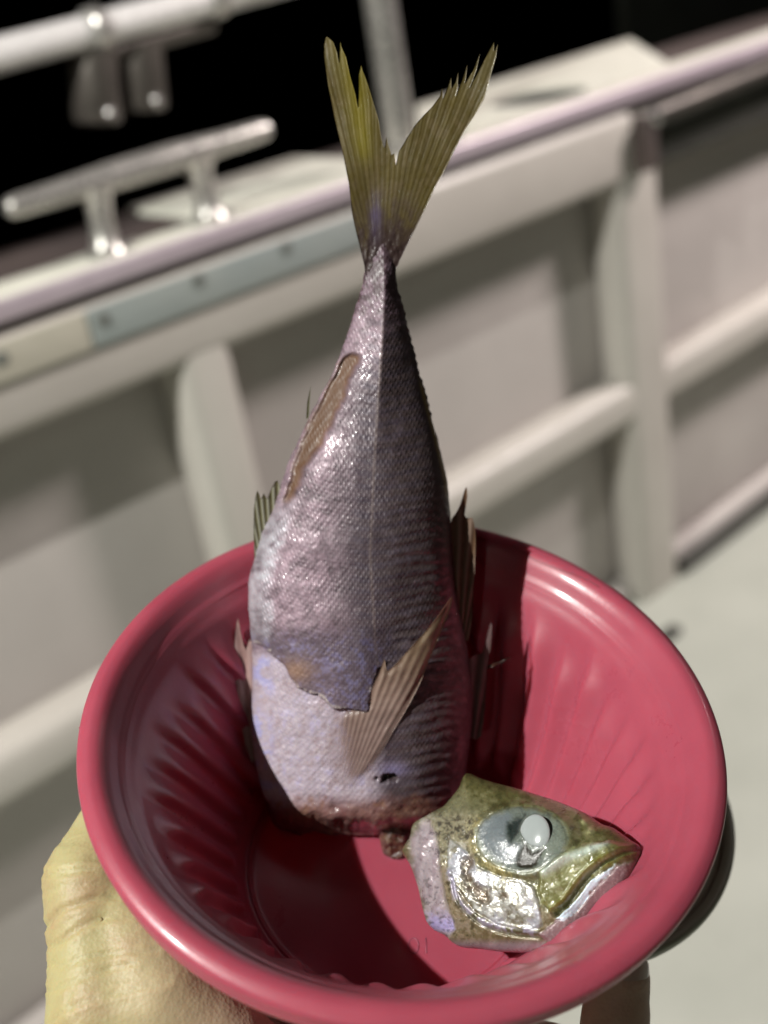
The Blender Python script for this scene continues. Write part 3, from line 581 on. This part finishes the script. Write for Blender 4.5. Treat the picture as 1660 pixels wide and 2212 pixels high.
gap1 = z2([(500, 160), (560, 120), (630, 90), (600, 180), (580, 260), (530, 310), (492, 250)])
gap2 = z2([(560, 480), (600, 390), (640, 330), (700, 400), (800, 370), (770, 450), (700, 525), (600, 530)])
memR = z2([(850, 90), (940, 130), (1010, 220), (990, 290), (900, 390), (800, 450), (770, 400), (845, 300), (870, 200)])
cheek = z2([(-20, 250), (120, 370), (250, 520), (420, 590), (600, 620), (700, 680), (740, 800), (770, 1000), (650, 1050), (400, 990), (200, 870), (60, 680), (-20, 560)])
pit = z2([(90, 460), (190, 415), (200, 500), (160, 560), (200, 640), (330, 690), (330, 830), (265, 832), (160, 720), (95, 580)])
maxi = z2([(730, 700), (760, 560), (900, 440), (1100, 320), (1330, 290), (1500, 330), (1590, 390), (1400, 460), (1250, 540), (1120, 640), (1010, 790), (930, 880), (830, 880), (760, 800)])
lipw = z2([(1410, 480), (1300, 540), (1180, 620), (1080, 760), (960, 880), (880, 950), (960, 960), (1040, 900), (1130, 790), (1210, 690), (1330, 570)])
ljaw = z2([(1590, 430), (1580, 500), (1500, 620), (1350, 740), (1200, 900), (1000, 1040), (850, 1160), (740, 1080), (880, 960), (1040, 900), (1130, 790), (1220, 680), (1400, 500)])
mouth = z2([(1600, 360), (1450, 400), (1300, 470), (1180, 560), (1080, 680), (980, 820), (880, 900)])
opl = hz([(230, 560), (270, 480), (330, 455), (370, 560), (395, 780), (420, 900), (470, 1050), (430, 1100), (340, 1050), (230, 700)])
preop = catmull(z2([(10, 560), (60, 760), (180, 900), (330, 990), (520, 1040), (720, 1060)]), 6)
orb = catmull(z2([(230, 200), (270, 330), (370, 450), (500, 540), (640, 575), (760, 530), (880, 430)]), 6)
def dome(v): t = np.clip(sdist(v, hout) / 150, 0, 1); return 1.0 * np.sqrt(1 - (1 - t) ** 2)
def head_h(v):
    d = sdist(v, hout); h = dome(v); v = seen(v, h, HP0, HN); x, y = v[:, 0], v[:, 1]
    e = np.sqrt(((x - eye_c[0]) / 98) ** 2 + ((y - eye_c[1]) / 70) ** 2); h = h + .12 * np.exp(-((e - 1.05) / .16) ** 2) + .02 * (1 - sm(e, .85, 1.0)) + .13 * np.sqrt(np.clip(1 - e ** 2, 0, 1))
    h = h + .04 * np.exp(-(((x - 1085) / 34) ** 2 + ((y - 1818) / 42) ** 2))            # swollen eye membrane
    h = h - .05 * sm(sdist(v, gap1), -8, 10) - .04 * sm(sdist(v, gap2), -8, 10)
    h = h - .08 * sm(sdist(v, pit) + 8 * fbm(x / 9, y / 9, 3, 86), -5, 9)
    h = h + .09 * np.exp(-(sdist(v, preop, False) / 9) ** 2) - .09 * np.exp(-((sdist(v, preop + [3, 10], False)) / 4) ** 2)
    h = h + .10 * sm(sdist(v, maxi), -3, 9) + .09 * sm(sdist(v, ljaw), -3, 8) + .07 * sm(sdist(v, lipw), -2, 5)
    dm = sdist(v, mouth, False); h = h - .13 * np.exp(-(dm / 3.6) ** 2) + .04 * np.exp(-((dm - 12) / 4) ** 2)
    h = h + .045 * sm(sdist(v, cheek), -2, 5) - .08 * sm(sdist(v, opl), -8, 3) + .025 * sm(sdist(v, opl), -2, 6) * np.sin((x + .32 * (y - 1850)) / 5.5 + 3 * fbm(x / 25, y / 40, 2, 84))
    for cx_, cy_, r_ in ((1275, 1796, 8), (1262, 1775, 6)): h = h + .05 * np.exp(-(((x - cx_) ** 2 + (y - cy_) ** 2) / r_ ** 2))
    edge = sm(d, 0, 14); h = h + edge * (1 - .85 * (1 - sm(e, .9, 1.05))) * (.035 * fbm(x / 22, y / 22, 4, 81) + .010 * fbm(x / 6, y / 6, 3, 82))
    return np.maximum(h, 0) * (d > .01)
def head_col(v):
    v = seen(v, dome(v), HP0, HN); x, y = v[:, 0], v[:, 1]; n = len(v); n1, n2, n3 = fbm(x / 40, y / 40, 4, 91), fbm(x / 10, y / 10, 4, 92), fbm(x / 4, y / 4, 3, 93)
    wv = v + np.stack([6 * n2, 6 * fbm(x / 10, y / 10, 3, 95)], -1); Sd = lambda P_, a=-3, b=3: sm(sdist(wv, P_), a, b)
    C_ = np.tile([.225, .22, .13], (n, 1)) * (1 + .4 * n2)[:, None]
    met = np.full(n, .25)
    top = 1 - sm(y - (1690 + (x - 1015) * .42) + 10 * n2, 10, 60); C_ = blend(C_, top * .65, [.15, .14, .05]); C_ = blend(C_, top * sm(n2 + n1, 0, .6) * .35, [.36, .34, .22])
    ch = Sd(cheek); C_ = blend(C_, ch, [.48, .48, .45]); C_ = blend(C_, ch * sm(.5 * n3 + n2 + n1, .0, .7) * .6, [.66, .66, .66]); C_ = blend(C_, ch * sm(-n2 - .5 * n1, .05, .5) * .5, [.20, .18, .12]); C_ = blend(C_, ch * sm(n1, .05, .3) * .4, [.48, .50, .62]); C_ = blend(C_, ch * sm(-n1 - n2, .1, .7) * .4, [.20, .17, .09]); met = met * .6 + ch * .15
    nap = sm(wv[:, 0], 880, 930) * (1 - sm(wv[:, 0], 1010, 1050)) * sm(y, 1740, 1780) * (1 - ch); C_ = blend(C_, nap * .7, [.38, .35, .26]); C_ = blend(C_, nap * sm(n3 * .5 + n2 + n1, .0, .6) * .5, [.60, .58, .56]); C_ = blend(C_, nap * sm(-n3 * .5 - n2 - n1, .05, .6) * .5, [.06, .05, .04])
    gold = np.exp(-((sdist(v, orb, False) - 14) / 14) ** 2) * (x < 1110); C_ = blend(C_, gold * .55 * sm(n1 + n2, -.3, .2), [.40, .34, .15]); C_ = blend(C_, gold * sm(n3 + n2, .05, .35) * .4, [.6, .56, .36])
    low = sm(sdist(v, preop + [0, 0], False), 4, 14) * (1 - ch) * sm(y - (1850 + .45 * (x - 950)), 0, 30) * (1 - Sd(ljaw)); C_ = blend(C_, low * .7, [.25, .20, .12]); C_ = blend(C_, low * sm(n3 + 2 * n2, .05, .5) * .4, [.40, .33, .26])
    C_ = blend(C_, np.exp(-(sdist(wv, preop, False) / 7) ** 2) * .7 * sm(n2, -.3, .1), [.50, .46, .62])
    bot = sm(y, 2025, 2045) * (x < 1180); C_ = blend(C_, bot * .6, [.55, .45, .55])
    C_ = blend(C_, Sd(opl, -10, 9) * .85, [.50, .44, .48]); C_ = blend(C_, Sd(opl) * sm(np.sin((x + .32 * (y - 1850)) / 5.5 + 3 * n1), .2, .9) * .35, [.30, .23, .26]); C_ = blend(C_, Sd(opl, -4, 4) * sm(y + 15 * n2, 1960, 2000) * (1 - sm(y, 2000, 2020)) * .7, [.60, .55, .9])
    C_ = blend(C_, Sd(pit, -9, 8) * .8, [.20, .15, .10]); C_ = blend(C_, Sd(pit) * sm(n2, .1, .3) * .7, [.6, .58, .5])
    C_ = blend(C_, np.exp(-(((x - 1092) / 12) ** 2 + ((y - 1935) / 8) ** 2)) * .8, [.16, .11, .06])
    mx = Sd(maxi); C_ = blend(C_, mx, [.29, .30, .15]); C_ = blend(C_, mx * sm(n3 + n1, .1, .4) * .5, [.42, .42, .22]); C_ = blend(C_, mx * sm(-n2 - n1, .1, .4) * .5, [.16, .15, .04]); C_ = blend(C_, mx * np.exp(-(sdist(v, z2([(800, 560), (1000, 440), (1150, 380), (1310, 310)]), False) / 10) ** 2) * .7, [.70, .78, .74])  # jaw colours; the pale streak along the ridge is a painted highlight
    C_ = blend(C_, np.exp(-((sdist(v, mouth, False) - 11) / 6) ** 2) * .6 * mx, [.22, .21, .04])
    C_ = blend(C_, Sd(ljaw), [.34, .25, .26]); C_ = blend(C_, Sd(ljaw) * sm(n3, .05, .3) * .5, [.48, .40, .40])
    C_ = blend(C_, Sd(lipw, -1, 2), [.74, .84, .92]); met = met * (1 - mx * .7) * (1 - Sd(ljaw) * .6)
    C_ = blend(C_, np.exp(-(sdist(v, mouth, False) / 3) ** 2) * .85, [.05, .05, .02])
    sn = sm(x, 1290, 1340) * top; C_ = blend(C_, sn * .7, [.13, .11, .04])
    e = np.sqrt(((wv[:, 0] + 5 * n1 - eye_c[0]) / 98) ** 2 + ((wv[:, 1] + 8 * n1 - eye_c[1]) / 70) ** 2); eyem = 1 - sm(e, .84, 1.08)
    C_ = blend(C_, eyem, [.20, .225, .20]); C_ = blend(C_, Sd(polyL, -8, 8) * .8, [.23, .26, .28]); C_ = blend(C_, Sd(polyL) * sm(n2, .1, .5) * sm(y, 1820, 1850) * .35, [.65, .70, .78])
    C_ = blend(C_, Sd(memR, -9, 9) * .8, [.22, .25, .20]); C_ = blend(C_, sm(sdist(wv, gap1), -6, 6), [.045, .06, .055]); C_ = blend(C_, sm(sdist(wv, gap2), -5, 6), [.05, .045, .03]); C_ = blend(C_, np.exp(-(((x - 1163) / 46) ** 2 + ((y - 1802) / 48) ** 2)) * .4 * (x > 1150), [.34, .38, .36]); C_ = blend(C_, sm(sdist(wv, gap2), -4, 5) * .95, [.05, .045, .03])
    C_ = blend(C_, np.exp(-(sdist(wv, orb, False) / 3) ** 2) * .5, [.40, .44, .38]); met = met * (1 - eyem)
    for cx_, cy_, r_ in ((1275, 1796, 9), (1262, 1775, 7)): C_ = blend(C_, np.exp(-(((x - cx_) ** 2 + (y - cy_) ** 2) / r_ ** 2)) * .8, [.55, .54, .32])
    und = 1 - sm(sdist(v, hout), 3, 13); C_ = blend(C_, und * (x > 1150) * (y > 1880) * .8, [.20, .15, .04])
    C_ = np.clip(C_, .003, 1) ** 1.32
    C_ = C_ * (1 - .45 * (sm(-n2 - .6 * n3, .12, .4) * np.clip(nap + top * .7, 0, 1)))[:, None]
    return np.clip(C_ * (1 + .15 * n3)[:, None], .003, .95), np.stack([np.clip(met, 0, .7), np.clip(.42 + .3 * eyem + .25 * mx - .8 * sm(sdist(v, gap2), -6, 4), 0, 1), np.zeros(n)], -1)
head = empty('fish_head', held_frame(HP0)); props(head, 'severed olive and silver fish head with clouded white eye, inside the pink bowl', 'fish head')
relief('head_body', hout, 2.0, HP0, HN, head_h, lambda v: -.45 * np.sqrt(1 - (1 - np.clip(sdist(v, hout) / 120, 0, 1)) ** 2), M_head, head, HP0, head_col)
# cloudy lens
ml, nt, p, _ = mat('cloudy_lens'); p.inputs['Base Color'].default_value = (.36, .395, .39, 1); p.inputs['Roughness'].default_value = .12; p.inputs['Subsurface Weight'].default_value = .6; p.inputs['Subsurface Radius'].default_value = (1, 1, 1); p.inputs['Subsurface Scale'].default_value = .002; p.inputs['Coat Weight'].default_value = 1
lc = on_plane(np.array([[1156., 1800.]]), HP0 + HN * 1.045, HN)[0]
Ux = nz(np.array([1, 0, 0]) - HN * HN[0]); Uy = np.cross(HN, Ux)
V = []; Fc = []; nA, nB = 40, 24
for i in range(nB + 1):
    for k in range(nA):
        a_, t_ = math.pi * i / nB, 2 * math.pi * k / nA; V.append(lc + .37 * math.sin(a_) * math.cos(t_) * Ux + .43 * math.sin(a_) * math.sin(t_) * Uy + .09 * math.cos(a_) * HN)
Fc = [(i * nA + k, (i + 1) * nA + k, (i + 1) * nA + (k + 1) % nA, i * nA + (k + 1) % nA) for i in range(nB) for k in range(nA)]
attach('eye_lens', V, Fc, ml, head, HP0)

# ================================================================== HAND
mk, nt, p, _ = mat('human_skin'); p.inputs['Roughness'].default_value = .5; p.inputs['Subsurface Weight'].default_value = .3; p.inputs['Subsurface Radius'].default_value = (1, .4, .2); p.inputs['Subsurface Scale'].default_value = .004
nz1 = ramp(nt, noise(nt, 45, 6, .6), [(.3, (.38, .27, .15)), (.5, (.42, .365, .18)), (.72, (.45, .41, .21))]); nz2 = ramp(nt, noise(nt, 60, 6, .6), [(.3, (.44, .29, .21)), (.7, (.54, .39, .29))])
tcx = nd(nt, 'ShaderNodeTexCoord'); sx_ = nd(nt, 'ShaderNodeSeparateXYZ'); nt.links.new(tcx.outputs['Object'], sx_.inputs[0]); mr_ = nd(nt, 'ShaderNodeMapRange'); mr_.inputs[1].default_value = -.028; mr_.inputs[2].default_value = .010; nt.links.new(sx_.outputs[0], mr_.inputs[0])
mxc = nd(nt, 'ShaderNodeMix', data_type='RGBA'); nt.links.new(mr_.outputs[0], mxc.inputs[0]); nt.links.new(nz1, mxc.inputs[6]); nt.links.new(nz2, mxc.inputs[7]); nt.links.new(mxc.outputs[2], p.inputs['Base Color'])  # yellow-green lamp tint at left, pinker right, mixed into the skin colour
nb_ = bump(nt, noise(nt, 1100, 4, .6, typ='voronoi'), .00007, 1, bump(nt, noise(nt, 420, 5), .00010)); nt.links.new(nb_, p.inputs['Normal'])
p.inputs['Specular IOR Level'].default_value = .35
def at(px, py, z): return on_plane(np.array([[float(px), float(py)]]), (0, 0, z), np.array([0, 0, 1.]))[0]
def pol(deg, r, z): return np.array([r * math.cos(math.radians(deg)), r * math.sin(math.radians(deg)), z])
palm = [np.array(q, float) for q in ((-4.0, -4.2, -8.2), (-1.5, -1.0, -8.4), (1.0, 1.5, -8.4), (-2.0, -5.0, -8.6), (1.0, -2.2, -8.6), (2.6, .2, -8.4))]
wrist = np.array([-4.6, -9.4, -10.0]); elbow = np.array([-7.5, -22.0, -16.0])
ip_ = at(196, 1900, -3.4); tip_ = at(262, 1745, -3.0); mcp = at(232, 2180, -4.6); cmc = np.array([-5.4, -7.6, -8.2])
chains = [([tip_, (tip_ + ip_) / 2, ip_, (ip_ + mcp) / 2, mcp, cmc, wrist], [.80, .95, 1.12, 1.16, 1.38, 1.9, 2.1]),
          ([wrist, (wrist + elbow) / 2, elbow], [2.2, 2.6, 3.3]),
          ([mcp, palm[3], palm[1]], [1.3, 1.5, 1.3]), ([cmc, palm[0], palm[1], palm[2]], [1.9, 1.6, 1.4, 1.2]), ([wrist, palm[3], palm[4], palm[5]], [2.1, 1.8, 1.5, 1.2]), ([mcp, palm[0]], [1.35, 1.4]), ([at(330, 2130, -4.4), at(520, 2330, -5.9), at(760, 2420, -7.4)], [1.2, 1.35, 1.3]), ([ip_ + [.3, -.2, -.2], at(300, 2060, -3.9), at(345, 2160, -4.3)], [1.0, 1.1, 1.25]), ([mcp, at(345, 2160, -4.3), at(470, 2260, -5.3)], [1.3, 1.25, 1.3]), ([at(330, 2400, -6.6), at(620, 2480, -7.4)], [1.6, 1.5])]
ptip = at(1336, 2104, -3.2)
fing = [([palm[4], (3.0, -3.9, -8.0), at(1322, 2330, -5.0), ptip], [1.2, .92, .84, .72]),
        ([palm[5], (5.0, -.4, -8.3), (7.0, .8, -8.1), (8.4, 1.6, -7.95)], [1.2, .9, .8, .68]),
        ([palm[2], (4.4, 3.0, -8.3), (6.4, 3.8, -8.1), (8.0, 4.4, -7.95)], [1.2, .95, .82, .7]),
        ([palm[2], (2.2, 4.4, -8.3), (3.6, 6.2, -8.1), (4.6, 7.4, -7.95)], [1.1, .92, .82, .7])]
bmh = Bm()
def capsule(a, b_, ra, rb):
    a, b_ = np.array(a, float), np.array(b_, float); t = nz(b_ - a); P = []; Rr = []
    for k in range(6): q = math.pi / 2 * (1 - k / 6); P.append(a - t * ra * math.sin(q)); Rr.append(max(ra * math.cos(q), .01))
    P.append(a); Rr.append(ra); P.append(b_); Rr.append(rb)
    for k in range(1, 7): q = math.pi / 2 * k / 6; P.append(b_ + t * rb * math.sin(q)); Rr.append(max(rb * math.cos(q), .01))
    bmh.tube(P, Rr, 20)
for ch_, rr in chains + fing:
    for i in range(len(ch_) - 1): capsule(ch_[i], ch_[i + 1], rr[i], rr[i + 1])
HB = (-4, -5, -8)
tmp = mesh_obj('person', toL(bmh.V, HB), bmh.F, mk)
m1 = tmp.modifiers.new('r', 'REMESH'); m1.mode = 'VOXEL'; m1.voxel_size = .0011; m2 = tmp.modifiers.new('s', 'SMOOTH'); m2.iterations = 10; m2.factor = .6
me = bpy.data.meshes.new_from_object(tmp.evaluated_get(bpy.context.evaluated_depsgraph_get()))
vv = np.zeros(len(me.vertices) * 3); me.vertices.foreach_get('co', vv); vv = vv.reshape(-1, 3); nn_ = np.zeros(len(me.vertices) * 3); me.vertices.foreach_get('normal', nn_); nn_ = nn_.reshape(-1, 3)
q = px_of(vv * 100 + np.array(HB)); zc = lambda L_: np.array([(x * .3656, 1403.5 + y * .3656) for x, y in L_])
dsp = .02 * fbm(q[:, 0] / 55, q[:, 1] / 40, 3, 101)
near = (q[:, 0] < 700)
for L_, dp, wd in (([(230, 1320), (420, 1312), (520, 1296), (640, 1310)], .07, 5), ([(215, 1440), (350, 1405), (500, 1385)], .03, 4), ([(270, 1640), (360, 1540), (450, 1510), (560, 1470), (720, 1450)], .08, 6), ([(250, 1760), (340, 1740), (430, 1670), (560, 1600), (780, 1555)], .07, 6),
                   ([(260, 1860), (400, 1860), (500, 1815), (700, 1790), (950, 1760)], .05, 5), ([(240, 2010), (350, 2000), (500, 1930), (620, 1890), (800, 1850)], .05, 5), ([(300, 2200), (400, 2120), (560, 2060), (760, 2010), (1000, 1960)], .05, 5),
                   ([(240, 1200), (330, 1150), (460, 1130), (560, 1130)], .03, 4), ([(440, 1990), (400, 2080), (450, 2180)], .03, 5), ([(760, 1530), (800, 1700), (830, 1850), (880, 2000)], .02, 3), ([(880, 1640), (930, 1800), (960, 1900)], .02, 3), ([(520, 1230), (600, 1240)], .05, 7)):
    d_ = sdist(q, catmull(zc(L_), 4), False); dsp = dsp - 1.1 * dp * np.exp(-(d_ / (wd * .8)) ** 2) * near + dp * .4 * np.exp(-((d_ - wd * 2.2) / (wd * 1.2)) ** 2) * near
dsp = dsp + .004 * fbm(q[:, 0] / 7, q[:, 1] / 12, 2, 103) * near
vv = vv + nn_ * dsp[:, None] / 100; me.vertices.foreach_set('co', vv.ravel()); me.polygons.foreach_set('use_smooth', [True] * len(me.polygons)); me.update()
old = tmp.data; tmp.modifiers.clear(); tmp.data = me; bpy.data.meshes.remove(old)
if not me.materials: me.materials.append(mk)
tmp.matrix_world = held_frame(HB); person = tmp
props(person, 'bare hand cradling the pink bowl from below, thumb at its left side', 'person')
# nail on the little finger
mn, nt, p, _ = mat('fingernail'); p.inputs['Base Color'].default_value = (.42, .31, .26, 1); p.inputs['Roughness'].default_value = .25; p.inputs['Coat Weight'].default_value = .6; p.inputs['Subsurface Weight'].default_value = .3; p.inputs['Subsurface Scale'].default_value = .002
fa, fb = at(1322, 2330, -5.0), ptip; ax = nz(fb - fa); cv = nz(-(MB @ BC)); no = nz(cv - ax * cv.dot(ax)); no = nz(no + .25 * np.cross(ax, no)); sd_ = np.cross(ax, no)
V = []; nu, nv_ = 14, 16
for lay, off in ((0, .085), (1, .02)):
    for i in range(nv_ + 1):
        for k in range(nu + 1):
            t_ = -.55 + 1.05 * i / nv_; u_ = -1 + 2 * k / nu; wdt = 1.0 * math.sqrt(max(0.04, 1 - max(0, (t_ - .05) / .5) ** 2.4)) * math.sqrt(max(.04, 1 - max(0, (-t_ - .3) / .3) ** 2))
            an = u_ * .95 * wdt; rr_ = .60 + off; tt = t_ * .95 + .1
            drop = .10 * max(0, tt) ** 2
            V.append(fb + ax * tt + (rr_ - drop) * (math.cos(an) * no + math.sin(an) * sd_))
kk = (nu + 1) * (nv_ + 1); g_ = lambda i, k, l: l * kk + i * (nu + 1) + k
Fc = [(g_(i, k, 0), g_(i, k + 1, 0), g_(i + 1, k + 1, 0), g_(i + 1, k, 0)) for i in range(nv_) for k in range(nu)] + [(g_(i, k, 1), g_(i + 1, k, 1), g_(i + 1, k + 1, 1), g_(i, k + 1, 1)) for i in range(nv_) for k in range(nu)]
for i in range(nv_): Fc += [(g_(i, 0, 0), g_(i + 1, 0, 0), g_(i + 1, 0, 1), g_(i, 0, 1)), (g_(i, nu, 0), g_(i, nu, 1), g_(i + 1, nu, 1), g_(i + 1, nu, 0))]
for k in range(nu): Fc += [(g_(0, k, 0), g_(0, k, 1), g_(0, k + 1, 1), g_(0, k + 1, 0)), (g_(nv_, k, 0), g_(nv_, k + 1, 0), g_(nv_, k + 1, 1), g_(nv_, k, 1))]
attach('fingernail', V, Fc, mn, person, HB)

# a hair on the rim
hpx = catmull([(1106, 1176), (1150, 1200), (1200, 1222), (1250, 1243), (1296, 1268)], 6); HR = on_plane(hpx, (0, 0, .10), np.array([0, 0, 1.]))
rr_ = np.hypot(HR[:, 0], HR[:, 1]); P_ = np.array(prof_in + prof_out); zr = np.interp(rr_, np.array(prof_in)[::-1, 0], np.array(prof_in)[::-1, 1]); HR[:, 2] = zr + .015
b = Bm(); b.tube(list((HR - HR[0]) / 100), .00007, 8); o = mesh_obj('hair', b.V, b.F, M_dark); o.matrix_world = held_frame(HR[0])
props(o, 'thin dark hair lying on the upper right rim of the pink bowl', 'hair')
# flat dark disc partly under the bowl
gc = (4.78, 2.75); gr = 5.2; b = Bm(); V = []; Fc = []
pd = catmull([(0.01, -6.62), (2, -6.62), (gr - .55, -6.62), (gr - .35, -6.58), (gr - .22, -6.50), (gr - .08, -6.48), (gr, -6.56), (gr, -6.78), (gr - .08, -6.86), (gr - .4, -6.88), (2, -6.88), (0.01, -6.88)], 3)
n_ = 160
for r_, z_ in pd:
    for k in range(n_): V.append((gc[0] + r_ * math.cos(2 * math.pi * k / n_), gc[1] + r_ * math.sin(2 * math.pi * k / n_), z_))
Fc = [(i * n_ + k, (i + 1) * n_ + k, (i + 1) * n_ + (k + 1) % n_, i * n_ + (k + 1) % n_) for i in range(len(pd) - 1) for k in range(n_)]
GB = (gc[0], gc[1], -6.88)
disc = mesh_obj('disc', toL(V, GB), Fc, mg); disc.matrix_world = held_frame(GB)
props(disc, 'dark grey green round disc showing under the right side of the pink bowl', 'disc')
